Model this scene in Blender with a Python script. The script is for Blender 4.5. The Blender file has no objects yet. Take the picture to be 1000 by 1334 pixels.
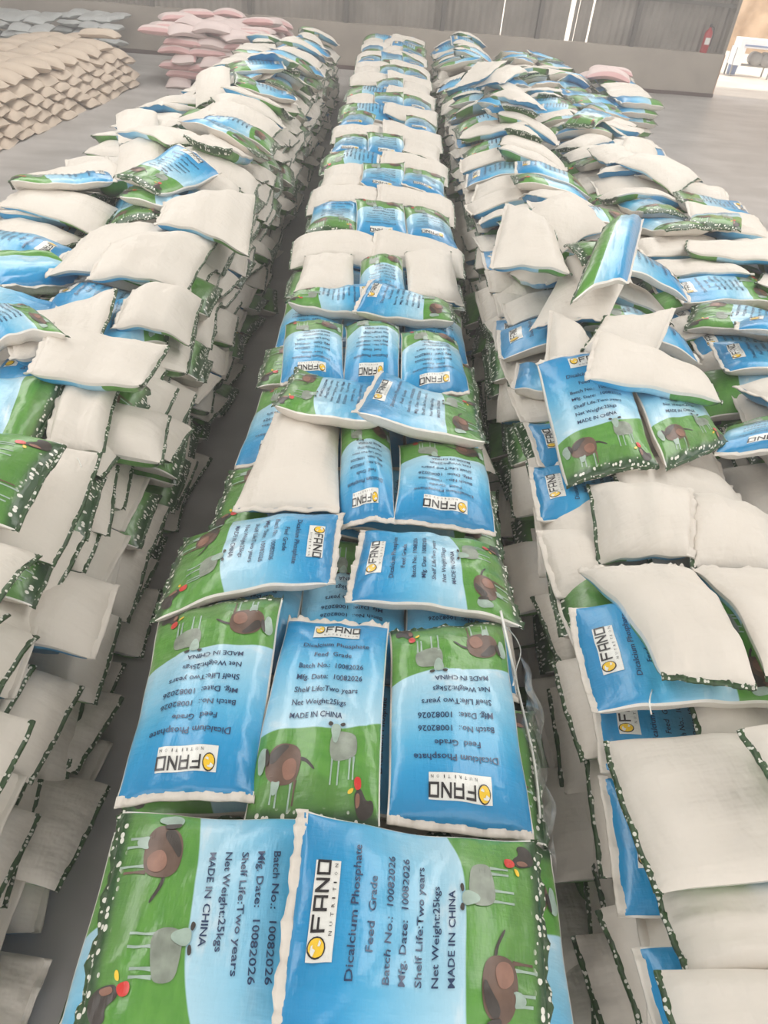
import bpy, math, random
import numpy as np
from mathutils import Matrix, Vector
from mathutils.bvhtree import BVHTree
from mathutils.geometry import tessellate_polygon

random.seed(7)
RNG = np.random.default_rng(11)
SC = bpy.context.scene
COL = SC.collection

# ------------------------------------------------------------------ camera
FPX = 917.04
CAM_Z = 3.55
RW = np.array([[0.99683908, -0.07181529, -0.03397674],
               [0.02007096, 0.6414344, -0.76691529],
               [0.07687009, 0.76380918, 0.64084828]])      # camera axes to world axes
CAM = np.array([0.0, 0.0, CAM_Z])
cd = bpy.data.cameras.new('camera')
cd.sensor_fit = 'VERTICAL'
cd.sensor_height = 36.0
cd.lens = FPX * 36.0 / 1334.0
cd.clip_end = 300
cam = bpy.data.objects.new('camera', cd)
COL.objects.link(cam)
m4 = Matrix.Identity(4)
for i in range(3):
    for j in range(3):
        m4[i][j] = float(RW[i, j])
    m4[i][3] = float(CAM[i])
cam.matrix_world = m4
SC.camera = cam


def unproject(px, py, z):
    d = RW @ np.array([px - 500.0, -(py - 667.0), -FPX])
    return CAM + d * ((z - CAM[2]) / d[2])


def project(p):
    q = RW.T @ (np.asarray(p, float) - CAM)
    return 500 + FPX * q[0] / -q[2], 667 - FPX * q[1] / -q[2]


# ------------------------------------------------------------------ world, lights, exposure
SC.view_settings.view_transform = 'Standard'
SC.view_settings.look = 'None'
SC.view_settings.gamma = 1.0
SC.view_settings.use_curve_mapping = False
SC.view_settings.exposure = 0.0
SC.cycles.use_denoising = True
SC.cycles.max_bounces = 6
SC.cycles.diffuse_bounces = 4
SC.cycles.sample_clamp_indirect = 4.0

w = bpy.data.worlds.new('world')
SC.world = w
w.use_nodes = True
bg = w.node_tree.nodes['Background']
bg.inputs[0].default_value = (1.0, 0.97, 0.94, 1)
bg.inputs[1].default_value = 2.2


def area(name, loc, size, energy, color, rot=(0, 0, 0)):
    l = bpy.data.lights.new(name, 'AREA')
    l.shape = 'RECTANGLE'
    l.size, l.size_y = size
    l.energy = energy
    l.color = color
    o = bpy.data.objects.new(name, l)
    COL.objects.link(o)
    o.location = loc
    o.rotation_euler = rot
    return o


# translucent roof-light strips of the hall
area('rooflight', (-4.5, 14.5, 7.2), (3.2, 28), 1230, (1.0, 0.975, 0.94))
area('rooflight', (5.0, 14.5, 7.2), (3.2, 28), 1230, (1.0, 0.975, 0.94))
sl = bpy.data.lights.new('sun', 'SUN')
sl.energy = 3.2
sl.angle = math.radians(2)
sl.color = (1.0, 0.93, 0.82)
so = bpy.data.objects.new('sun', sl)
COL.objects.link(so)
so.rotation_euler = Vector((-0.30, 0.22, -0.93)).to_track_quat('-Z', 'Y').to_euler()


# ------------------------------------------------------------------ material helpers
def srgb(r, g, b):
    f = lambda c: (c / 255 / 12.92) if c <= 10 else ((c / 255 + 0.055) / 1.055) ** 2.4
    return (f(r), f(g), f(b), 1.0)


class NT:
    def __init__(self, name):
        self.m = bpy.data.materials.new(name)
        self.m.use_nodes = True
        self.t = self.m.node_tree
        self.p = self.t.nodes['Principled BSDF']

    def n(self, kind, **kw):
        x = self.t.nodes.new(kind)
        for k, v in kw.items():
            setattr(x, k, v)
        return x

    def put(self, sock, v):
        if isinstance(v, bpy.types.NodeSocket):
            self.t.links.new(v, sock)
        else:
            sock.default_value = v

    def math(self, op, a, b=0.0, c=None, clamp=False):
        x = self.n('ShaderNodeMath', operation=op, use_clamp=clamp)
        self.put(x.inputs[0], a)
        self.put(x.inputs[1], b)
        if c is not None:
            self.put(x.inputs[2], c)
        return x.outputs[0]

    def mix(self, f, a, b):
        x = self.n('ShaderNodeMix', data_type='RGBA')
        self.put(x.inputs[0], f)
        self.put(x.inputs[6], a)
        self.put(x.inputs[7], b)
        return x.outputs[2]

    def step(self, v, lo, hi):
        x = self.n('ShaderNodeMapRange', interpolation_type='SMOOTHSTEP')
        self.put(x.inputs[0], v)
        self.put(x.inputs[1], lo)
        self.put(x.inputs[2], hi)
        return x.outputs[0]

    def noise(self, vec, scale, detail=3.0, rough=0.5):
        x = self.n('ShaderNodeTexNoise')
        if vec is not None:
            self.put(x.inputs['Vector'], vec)
        x.inputs['Scale'].default_value = scale
        x.inputs['Detail'].default_value = detail
        x.inputs['Roughness'].default_value = rough
        return x.outputs[0]

    def scaled(self, vec, s):
        x = self.n('ShaderNodeVectorMath', operation='MULTIPLY')
        self.put(x.inputs[0], vec)
        x.inputs[1].default_value = s
        return x.outputs[0]

    def bump(self, h, strength, dist):
        x = self.n('ShaderNodeBump')
        self.put(x.inputs['Height'], h)
        x.inputs['Strength'].default_value = strength
        x.inputs['Distance'].default_value = dist
        self.put(self.p.inputs['Normal'], x.outputs[0])

    def obj(self):
        return self.n('ShaderNodeTexCoord').outputs['Object']

    def uv(self):
        return self.n('ShaderNodeTexCoord').outputs['UV']


def plain(name, col, rough=0.6, var=0.0, scale=6.0, spec=0.5, metallic=0.0):
    a = NT(name)
    a.p.inputs['Roughness'].default_value = rough
    a.p.inputs['Specular IOR Level'].default_value = spec
    a.p.inputs['Metallic'].default_value = metallic
    if var:
        n = a.noise(a.obj(), scale, 4.0)
        dark = tuple(c * (1 - var) for c in col[:3]) + (1,)
        lite = tuple(min(1, c * (1 + var)) for c in col[:3]) + (1,)
        a.put(a.p.inputs['Base Color'], a.mix(n, dark, lite))
    else:
        a.p.inputs['Base Color'].default_value = col
    return a.m


def film_finish(a):
    """glossy laminated film with small creases"""
    a.p.inputs['Roughness'].default_value = 0.34
    a.p.inputs['Specular IOR Level'].default_value = 0.5
    a.p.inputs['Coat Weight'].default_value = 0.55
    a.p.inputs['Coat Roughness'].default_value = 0.16
    o = a.obj()
    n1 = a.noise(a.scaled(o, (26.0, 7.0, 7.0)), 1.0, 3.0, 0.6)
    n2 = a.noise(a.scaled(o, (6.0, 22.0, 6.0)), 1.0, 3.0, 0.6)
    n3 = a.noise(o, 9.0, 2.0)
    h = a.math('ADD', a.math('ADD', n1, n2), n3)
    a.bump(h, 0.45, 0.012)
    w1 = a.noise(o, 3.0, 2.0)
    rot = a.n('ShaderNodeVectorRotate', rotation_type='Z_AXIS')
    a.put(rot.inputs['Vector'], o)
    a.put(rot.inputs['Angle'], a.math('MULTIPLY', w1, 3.0))
    rid = a.n('ShaderNodeTexNoise', noise_type='RIDGED_MULTIFRACTAL')
    a.put(rid.inputs['Vector'], a.scaled(rot.outputs[0], (14.0, 3.5, 5.0)))
    rid.inputs['Scale'].default_value = 1.0
    rid.inputs['Detail'].default_value = 3.0
    b = a.n('ShaderNodeBump')
    a.put(b.inputs['Height'], rid.outputs[0])
    b.inputs['Strength'].default_value = 0.6
    b.inputs['Distance'].default_value = 0.010
    a.put(a.p.inputs['Coat Normal'], b.outputs[0])


def make_print():
    a = NT('printed_film')
    sep = a.n('ShaderNodeSeparateXYZ')
    a.put(sep.inputs[0], a.uv())
    u, v = sep.outputs[0], sep.outputs[1]
    uv2 = a.scaled(a.uv(), (1.0, 1.7, 1.0))
    # meadow edge: nearly level, arching up at the print's right-hand side and down at its left
    e1 = a.math('MULTIPLY', a.math('POWER', a.math('MAXIMUM', a.math('SUBTRACT', u, 0.62), 0.0), 2.0), 0.45)
    e2 = a.math('MULTIPLY', a.math('POWER', a.math('MAXIMUM', a.math('SUBTRACT', 0.25, u), 0.0), 2.0), -0.25)
    edge = a.math('ADD', a.math('ADD', e1, e2), 0.335)
    d = a.math('SUBTRACT', v, edge)
    is_sky = a.step(d, -0.004, 0.004)
    # sky
    cr = a.n('ShaderNodeValToRGB')
    a.put(cr.inputs[0], d)
    el = cr.color_ramp.elements
    el[0].position, el[0].color = 0.0, srgb(172, 211, 228)
    el[1].position, el[1].color = 0.62, srgb(24, 134, 188)
    x = cr.color_ramp.elements.new(0.18); x.color = srgb(136, 195, 222)
    x = cr.color_ramp.elements.new(0.34); x.color = srgb(84, 174, 216)
    x = cr.color_ramp.elements.new(0.48); x.color = srgb(40, 149, 202)
    cl = a.noise(a.scaled(a.uv(), (1.6, 5.0, 1.0)), 1.6, 4.0, 0.6)
    clf = a.math('MULTIPLY', a.step(cl, 0.5, 0.75), a.math('SUBTRACT', 1.0, a.step(d, 0.05, 0.33)))
    sky = a.mix(a.math('MULTIPLY', clf, 0.75), cr.outputs[0], srgb(224, 232, 236))
    # meadow
    g1 = a.noise(uv2, 5.0, 5.0, 0.6)
    g2 = a.noise(a.scaled(a.uv(), (3.0, 12.0, 1.0)), 2.0, 3.0)
    hill = a.math('SUBTRACT', v, a.math('ADD', 0.10, a.math('MULTIPLY', a.math('SINE', a.math('MULTIPLY', u, 4.2)), 0.07)))
    hf = a.step(hill, -0.01, 0.02)
    ga = a.mix(g1, srgb(44, 106, 36), srgb(112, 160, 76))
    gb = a.mix(g2, srgb(62, 128, 44), srgb(108, 164, 72))
    grass = a.mix(hf, ga, gb)
    # daisies at the foot of the print
    vo = a.n('ShaderNodeTexVoronoi')
    a.put(vo.inputs['Vector'], uv2)
    vo.inputs['Scale'].default_value = 20.0
    fl = a.math('MULTIPLY', a.math('LESS_THAN', vo.outputs[0], 0.30), a.math('SUBTRACT', 1.0, a.step(v, 0.03, 0.06)))
    grass = a.mix(a.math('SUBTRACT', 1.0, a.step(v, 0.02, 0.07)), grass, srgb(40, 74, 38))
    grass = a.mix(fl, grass, srgb(226, 224, 214))
    c = a.mix(is_sky, grass, sky)
    # unprinted white margin along the long edges
    rim = a.math('GREATER_THAN', a.math('ABSOLUTE', a.math('SUBTRACT', u, 0.5)), 0.488)
    c = a.mix(rim, c, srgb(226, 222, 214))
    a.put(a.p.inputs['Base Color'], c)
    film_finish(a)
    return a.m


def make_white():
    a = NT('white_woven')
    o = a.obj()
    n = a.noise(o, 3.0, 4.0)
    c = a.mix(n, srgb(212, 204, 193), srgb(226, 219, 209))
    a.put(a.p.inputs['Base Color'], c)
    a.p.inputs['Roughness'].default_value = 0.55
    a.p.inputs['Specular IOR Level'].default_value = 0.35
    n1 = a.noise(a.scaled(o, (22.0, 6.0, 6.0)), 1.0, 2.0)
    n2 = a.noise(a.scaled(o, (5.0, 20.0, 5.0)), 1.0, 2.0)
    n3 = a.noise(a.scaled(o, (9.0, 9.0, 9.0)), 1.0, 3.0, 0.55)
    a.bump(a.math('ADD', a.math('ADD', n1, n2), n3), 0.5, 0.015)
    return a.m


def make_daisy():
    a = NT('daisy_hem')
    o = a.obj()
    vo = a.n('ShaderNodeTexVoronoi')
    a.put(vo.inputs['Vector'], o)
    vo.inputs['Scale'].default_value = 48.0
    f = a.math('LESS_THAN', vo.outputs[0], 0.33)
    g = a.mix(a.noise(o, 40.0), srgb(20, 30, 22), srgb(70, 104, 58))
    a.put(a.p.inputs['Base Color'], a.mix(f, g, srgb(214, 212, 202)))
    a.p.inputs['Roughness'].default_value = 0.4
    return a.m


def film_plain(name, col):
    a = NT(name)
    a.p.inputs['Base Color'].default_value = col
    film_finish(a)
    return a.m


M = {
    'print': make_print(), 'white': make_white(), 'daisy': make_daisy(),
    'ink': film_plain('navy_ink', srgb(22, 52, 92)),
    'black': film_plain('black_ink', srgb(38, 36, 38)),
    'label': film_plain('label_white', srgb(226, 226, 220)),
    'yellow': film_plain('emblem_yellow', srgb(238, 196, 48)),
    'brown': plain('cow_brown', srgb(104, 82, 70), 0.35, 0.6, 18),
    'dark': plain('cow_dark', srgb(66, 60, 56), 0.35, 0.4, 30),
    'pinkish': plain('cow_pink', srgb(142, 104, 88), 0.35, 0.5, 22),
    'wool': plain('wool_grey', srgb(138, 146, 134), 0.35, 0.6, 22),
    'pale': plain('pale_fur', srgb(158, 178, 166), 0.35, 0.5, 22),
    'red': film_plain('comb_red', srgb(206, 52, 44)),
    'shade_grey': plain('shaded_woven', srgb(188, 190, 188), 0.6, 0.12, 4),  # sack cloth greyed in its colour to stand for shade
    'beige': plain('beige_woven', srgb(203, 186, 168), 0.75, 0.14, 3.0, 0.2),
    'pink': plain('pink_woven', srgb(214, 196, 192), 0.7, 0.08, 3.0, 0.2),
    'rose': plain('rose_stripe', srgb(208, 168, 166), 0.7, 0.1, 3.0, 0.2),
}
SLOT = ['print', 'ink', 'label', 'black', 'yellow', 'brown', 'dark', 'pinkish', 'wool', 'pale', 'red']


def tag(o, label=None, cat=None, group=None, kind=None):
    for k, val in (('label', label), ('category', cat), ('group', group), ('kind', kind)):
        if val:
            o[k] = val
    return o


def link_mesh(name, verts, faces, mats, midx=None, uvs=None, parent=None, smooth=True, origin=None):
    me = bpy.data.meshes.new(name)
    v = np.asarray(verts, float)
    if origin is not None:
        v = v - np.asarray(origin)
    me.from_pydata(v.tolist(), [], faces)
    for m in mats:
        me.materials.append(m)
    if midx is not None:
        me.polygons.foreach_set('material_index', np.asarray(midx, np.int32))
    if smooth:
        me.polygons.foreach_set('use_smooth', np.ones(len(me.polygons), bool))
    if uvs is not None:
        layer = me.uv_layers.new(name='UVMap')
        li = np.empty(len(me.loops), np.int32)
        me.loops.foreach_get('vertex_index', li)
        layer.data.foreach_set('uv', np.asarray(uvs, np.float32)[li].ravel())
    me.update()
    o = bpy.data.objects.new(name, me)
    COL.objects.link(o)
    if parent is not None:
        o.parent = parent
    elif origin is not None:
        o.location = Vector([float(c) for c in origin])
    return o


class MB:
    """collects simple solids and links them as one mesh"""
    def __init__(self):
        self.v, self.f = [], []

    def add(self, vs, fs):
        b = len(self.v)
        self.v += [tuple(map(float, p)) for p in vs]
        self.f += [tuple(b + i for i in f) for f in fs]

    def box(self, x0, x1, y0, y1, z0, z1, mat=None):
        vs = [(x, y, z) for z in (z0, z1) for y in (y0, y1) for x in (x0, x1)]
        if mat is not None:
            vs = [tuple(mat @ Vector(p)) for p in vs]
        self.add(vs, [(0, 2, 3, 1), (4, 5, 7, 6), (0, 1, 5, 4), (2, 6, 7, 3), (0, 4, 6, 2), (1, 3, 7, 5)])

    def lathe(self, c, prof, n=24, axis='z'):
        vs = []
        for r, h in prof:
            for k in range(n):
                t = 2 * math.pi * k / n
                p = (r * math.cos(t), r * math.sin(t), h)
                if axis == 'y':
                    p = (p[0], p[2], p[1])
                if axis == 'x':
                    p = (p[2], p[0], p[1])
                vs.append((c[0] + p[0], c[1] + p[1], c[2] + p[2]))
        fs = []
        for i in range(len(prof) - 1):
            for k in range(n):
                a, b = i * n + k, i * n + (k + 1) % n
                fs.append((a, b, b + n, a + n))
        fs.append(tuple(range(n))[::-1])
        fs.append(tuple(range((len(prof) - 1) * n, len(prof) * n)))
        self.add(vs, fs)

    def tube(self, pts, r, n=8):
        pts = [Vector(p) for p in pts]
        vs, fs = [], []
        for i, p in enumerate(pts):
            d = (pts[min(i + 1, len(pts) - 1)] - pts[max(i - 1, 0)]).normalized()
            a = d.cross(Vector((0, 0, 1)))
            if a.length < 1e-3:
                a = Vector((1, 0, 0))
            a.normalize()
            b = d.cross(a)
            for k in range(n):
                t = 2 * math.pi * k / n
                vs.append(p + a * r * math.cos(t) + b * r * math.sin(t))
        for i in range(len(pts) - 1):
            for k in range(n):
                q, s = i * n + k, i * n + (k + 1) % n
                fs.append((q, s, s + n, q + n))
        fs.append(tuple(range(n))[::-1])
        fs.append(tuple(range((len(pts) - 1) * n, len(pts) * n)))
        self.add(vs, fs)

    def build(self, name, mat, parent=None, smooth=False, origin=None):
        return link_mesh(name, self.v, self.f, [mat], parent=parent, smooth=smooth, origin=origin)


# ------------------------------------------------------------------ the hall
def make_concrete(name, a_, b_, rough, scale):
    a = NT(name)
    o = a.obj()
    n1 = a.noise(o, scale, 6.0, 0.62)
    n2 = a.noise(a.scaled(o, (0.35, 2.2, 1.0)), 1.0, 4.0)
    f = a.math('ADD', a.math('MULTIPLY', n1, 0.6), a.math('MULTIPLY', n2, 0.4))
    a.put(a.p.inputs['Base Color'], a.mix(a.step(f, 0.32, 0.68), a_, b_))
    a.p.inputs['Roughness'].default_value = rough
    a.bump(n1, 0.15, 0.01)
    return a.m


floor_m = make_concrete('concrete_floor', srgb(157, 153, 149), srgb(188, 184, 181), 0.42, 0.8)
plinth_m = make_concrete('concrete_plinth', srgb(150, 140, 130), srgb(172, 162, 150), 0.8, 1.2)
sheet_m = make_concrete('wall_sheet', srgb(126, 118, 110), srgb(150, 142, 134), 0.6, 1.5)
steel_m = plain('dull_steel', srgb(96, 90, 84), 0.6, 0.2, 2)

mb = MB(); mb.box(-24, 24, -6, 27.0, -0.3, 0.0)
tag(mb.build('floor', floor_m), kind='structure')

WX, WY = 10.4, 26.4
WANG = math.atan(0.10)
WM = Matrix.Translation((WX, WY, 0)) @ Matrix.Rotation(WANG, 4, 'Z')      # local -x runs along the wall, +y is outside


def wall_x(px, py=45):
    """distance along the wall of a line of sight"""
    d = RW @ np.array([px - 500.0, -(py - 667.0), -FPX])
    e = np.array([math.cos(WANG), math.sin(WANG)])
    A = np.array([[d[0], -e[0]], [d[1], -e[1]]])
    r = np.linalg.solve(A, np.array([WX - CAM[0], WY - CAM[1]]))
    return r[1]


mb = MB(); mb.box(-34, 0, 0, 0.28, 0, 1.17, WM)
tag(mb.build('wall_back', plinth_m), kind='structure')
mb = MB(); mb.box(-34, 0.03, -0.03, 0.0, 0, 0.10, WM)
tag(mb.build('baseboard_back', plain('dark_base', srgb(92, 72, 66), 0.8, 0.2)), kind='structure')
mb = MB(); mb.box(0.0, 0.02, -0.01, 0.29, 0, 1.17, WM)
tag(mb.build('trim_1', plain('rusty_edge', srgb(176, 128, 92), 0.7, 0.2)), kind='structure')

# corrugated sheeting with daylight gaps between sheets
gaps = [(wall_x(739), wall_x(745)), (wall_x(767), wall_x(769.5)), (wall_x(652.5), wall_x(654)), (wall_x(749.5), wall_x(750.3))]
gaps.sort()
cuts = [-34.0] + [x for g in gaps for x in g] + [0.0]
sheets = [(cuts[i], cuts[i + 1]) for i in range(0, len(cuts), 2)]
for a0, a1 in sheets:
    n = max(4, int((a1 - a0) / 0.035))
    vs, fs = [], []
    for i in range(n + 1):
        x = a0 + (a1 - a0) * i / n
        y = 0.235 + 0.022 * math.sin(x * 2 * math.pi / 0.21)
        for yy in (y, y + 0.006):
            for z in (1.17, 6.6):
                vs.append(tuple(WM @ Vector((x, yy, z))))
    for i in range(n):
        b, c = i * 4, i * 4 + 4
        fs += [(b, c, c + 1, b + 1), (b + 2, b + 3, c + 3, c + 2), (b + 1, c + 1, c + 3, b + 3), (b, b + 2, c + 2, c)]
    fs += [(0, 1, 3, 2), (n * 4, n * 4 + 2, n * 4 + 3, n * 4 + 1)]
    o = link_mesh('wall_sheeting', vs, fs, [sheet_m], smooth=False)
    tag(o, kind='structure')
# girts and posts
mb = MB()
mb.box(-34, 0, 0.05, 0.13, 2.35, 2.45, WM)
mb.box(-34, 0, 0.05, 0.13, 4.2, 4.3, WM)
tag(mb.build('trim_2', steel_m), kind='structure')
for k, px in enumerate((202, 326, 450, 575, 700, 826)):
    x = wall_x(px)
    mb = MB(); mb.box(x - 0.06, x + 0.06, 0.0, 0.14, 1.17, 6.6, WM)
    tag(mb.build('trim_%d' % (k + 3), steel_m), kind='structure')
mb = MB(); mb.box(-0.10, 0.0, 0.0, 0.28, 1.17, 6.6, WM)
tag(mb.build('trim_9', plain('door_post', srgb(136, 128, 118), 0.6, 0.1)), kind='structure')
mb = MB(); mb.box(-24, 24, -6, 27.2, 7.6, 7.75)
tag(mb.build('ceiling', plain('roof_sheet', srgb(170, 168, 164), 0.7)), kind='structure')

# yard and earth bank beyond the doorway
yard_m = make_concrete('yard_ground', srgb(196, 184, 172), srgb(216, 206, 194), 0.9, 0.7)
mb = MB(); mb.box(5, 45, 27.0, 70, -0.3, -0.005)
tag(mb.build('ground', yard_m), kind='structure')
nx, nz = 70, 30
vs, fs = [], []
for i in range(nx + 1):
    for k in range(nz + 1):
        x = 14 + 40 * i / nx
        z = 13.0 * k / nz
        h = math.sin(x * 1.3 + z * 0.7) * 0.35 + math.sin(x * 3.1 - z * 1.9) * 0.18 + math.sin(x * 0.5 + 2) * 0.5
        vs.append((x, 41.5 + z * 0.35 + h - 0.12 * (x - 16), z - 0.05))
for i in range(nx):
    for k in range(nz):
        a = i * (nz + 1) + k
        fs.append((a, a + nz + 1, a + nz + 2, a + 1))
bank_m = make_concrete('earth_bank', srgb(160, 132, 104), srgb(204, 176, 146), 0.95, 1.4)
tag(link_mesh('hill', vs, fs, [bank_m]), kind='structure')


# fire extinguisher on the plinth
def extinguisher():
    p = WM @ Vector((wall_x(919, 62), 0.09, 1.17))
    root = bpy.data.objects.new('fire_extinguisher', None)
    COL.objects.link(root)
    root.location = p
    tag(root, 'red fire extinguisher standing on the concrete plinth beside the doorway', 'fire extinguisher')
    red = plain('extinguisher_red', srgb(176, 36, 44), 0.35)
    b = MB(); b.lathe((0, 0, 0), [(0.10, 0), (0.115, 0.02), (0.115, 0.5), (0.09, 0.57), (0.04, 0.62), (0.035, 0.66)])
    b.build('tank', red, root, True)
    b = MB(); b.box(-0.02, 0.02, -0.12, 0.03, 0.68, 0.71); b.box(-0.015, 0.015, -0.10, 0.02, 0.735, 0.755); b.box(-0.03, 0.03, -0.03, 0.03, 0.655, 0.735)
    b.build('valve_handle', M['black'], root)
    b = MB(); b.tube([(0.03, 0, 0.69), (0.11, -0.02, 0.66), (0.15, -0.03, 0.5), (0.14, -0.03, 0.3), (0.13, -0.04, 0.18)], 0.014)
    b.build('hose', M['black'], root, True)
    b = MB()
    vs = []
    for k in range(9):
        t = -math.pi / 2 + (k - 4) * 0.18
        vs += [(0.1165 * math.cos(t), 0.1165 * math.sin(t), 0.22), (0.1165 * math.cos(t), 0.1165 * math.sin(t), 0.40)]
    b.add(vs, [(2 * k, 2 * k + 2, 2 * k + 3, 2 * k + 1) for k in range(8)])
    b.build('label_band', M['label'], root, True)


extinguisher()


def yard_machine():
    """white topped machine stand out in the yard"""
    root = bpy.data.objects.new('packing_machine', None)
    COL.objects.link(root)
    pm = unproject(962, 99, 0)
    root.location = (pm[0], pm[1], 0)
    root.scale = (0.82, 0.82, 0.82)
    tag(root, 'white machine on legs outdoors in front of the earth bank', 'machine')
    wm = plain('white_paint', srgb(236, 236, 240), 0.5)
    bl = plain('blue_grey_bin', srgb(120, 136, 170), 0.5)
    gm = plain('grey_drum', srgb(150, 148, 146), 0.5, 0.2)
    b = MB(); b.box(-0.55, 1.25, -0.4, 0.4, 1.15, 1.5); b.build('hood', wm, root)
    b = MB(); b.box(-0.35, 1.28, -0.42, -0.4, 1.22, 1.28); b.build('stripe', bl, root)
    b = MB(); b.box(-0.65, -0.25, -0.4, 0.3, 0.45, 1.15); b.build('chute', wm, root)
    b = MB(); b.lathe((-0.45, -0.05, 0.05), [(0.19, 0), (0.22, 0.4)]); b.build('bin', bl, root, True)
    for x, y in ((-0.62, -0.36), (-0.62, 0.3), (1.2, -0.36), (1.2, 0.36)):
        b = MB(); b.box(x - 0.03, x + 0.03, y - 0.03, y + 0.03, 0, 1.15); b.build('leg', gm, root)
    for x in (0.45, 0.95):
        b = MB(); b.lathe((x, -0.3, 0.75), [(0.1, 0), (0.27, 0.02), (0.27, 0.5), (0.1, 0.52)], axis='y'); b.build('drum', gm, root, True)
    b = MB(); b.box(-0.2, 1.2, -0.1, 0.2, 0.42, 0.5); b.build('shelf', gm, root)


yard_machine()

# ------------------------------------------------------------------ the print of a sack, in (u, v) of its face
SW, SL = 0.50, 0.86                     # face width and length, metres


class Print:
    def __init__(self):
        self.v, self.f, self.m, self.h = [], [], [], []

    def add(self, pts, faces, mat, h):
        b = len(self.v)
        self.v += [(float(p[0]), float(p[1])) for p in pts]
        self.h += [h] * len(pts)
        self.f += [tuple(b + i for i in f) for f in faces]
        self.m += [SLOT.index(mat)] * len(faces)

    def poly(self, pts, mat, h, maxlen=0.09):
        """filled outline in (u, v), cut finely enough to follow the cloth"""
        P = [Vector((p[0], p[1], 0)) for p in pts]
        tris = [tuple(t) for t in tessellate_polygon([P])]
        V = [(p[0], p[1]) for p in pts]
        out, todo = [], tris
        while todo:
            t = todo.pop()
            L = [math.hypot((V[t[i]][0] - V[t[(i + 1) % 3]][0]) * SW, (V[t[i]][1] - V[t[(i + 1) % 3]][1]) * SL) for i in range(3)]
            k = max(range(3), key=lambda i: L[i])
            if L[k] <= maxlen * 0.3:
                out.append(t)
                continue
            a, b, c = t[k], t[(k + 1) % 3], t[(k + 2) % 3]
            V.append(((V[a][0] + V[b][0]) / 2, (V[a][1] + V[b][1]) / 2))
            n = len(V) - 1
            todo += [(a, n, c), (n, b, c)]
        # counter-clockwise so that the normals follow the sheet
        fix = []
        for a, b, c in out:
            s = (V[b][0] - V[a][0]) * (V[c][1] - V[a][1]) - (V[b][1] - V[a][1]) * (V[c][0] - V[a][0])
            fix.append((a, b, c) if s > 0 else (a, c, b))
        self.add(V, fix, mat, h)

    def blob(self, pts, mat, h):
        for _ in range(2):
            q = []
            for i in range(len(pts)):
                a, b = pts[i], pts[(i + 1) % len(pts)]
                q += [(a[0] * .75 + b[0] * .25, a[1] * .75 + b[1] * .25), (a[0] * .25 + b[0] * .75, a[1] * .25 + b[1] * .75)]
            pts = q
        self.poly(pts, mat, h)

    def rect(self, u0, u1, v0, v1, mat, h):
        self.poly([(u0, v0), (u1, v0), (u1, v1), (u0, v1)], mat, h)

    def ellipse(self, cu, cv, ru, rv, mat, h, n=14, wob=0.0, seed=0):
        r = random.Random(seed)
        self.poly([(cu + ru * math.cos(t) * (1 + r.uniform(-wob, wob)), cv + rv * math.sin(t) * (1 + r.uniform(-wob, wob)))
                   for t in [2 * math.pi * k / n for k in range(n)]], mat, h)

    def text(self, s, u0, v, width, height, mat, h, res=2, weight=0.012, spacing=1.0):
        cu = bpy.data.curves.new('t', 'FONT')
        cu.body = s
        cu.resolution_u = res
        cu.offset = weight
        cu.space_character = spacing
        ob = bpy.data.objects.new('t', cu)
        COL.objects.link(ob)
        bpy.context.view_layer.update()
        ev = ob.evaluated_get(bpy.context.evaluated_depsgraph_get())
        me = ev.to_mesh()
        pts = np.array([vv.co[:2] for vv in me.vertices])
        fs = [tuple(p.vertices) for p in me.polygons]
        ev.to_mesh_clear()
        bpy.data.objects.remove(ob)
        bpy.data.curves.remove(cu)
        lo, hi = pts.min(0), pts.max(0)
        cap = 0.73
        pts = np.stack([u0 + (pts[:, 0] - lo[0]) / (hi[0] - lo[0]) * width, v + pts[:, 1] / cap * height], 1)
        out = []
        for f in fs:
            a = sum((pts[f[i]][0] * pts[f[(i + 1) % len(f)]][1] - pts[f[(i + 1) % len(f)]][0] * pts[f[i]][1]) for i in range(len(f)))
            out.append(f if a > 0 else f[::-1])
        self.add(pts, out, mat, h)


LINES = [('Dicalcium Phosphate', .225, .762, .61, .030), ('Feed  Grade', .345, .695, .34, .028), ('Batch No.:  10082026', .225, .627, .575, .027),
         ('Mfg. Date:  10082026', .225, .567, .575, .027), ('Shelf Life:Two years', .225, .504, .545, .027),
         ('Net Weight:25kgs', .225, .440, .455, .027), ('MADE IN CHINA', .225, .378, .435, .027)]


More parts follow.
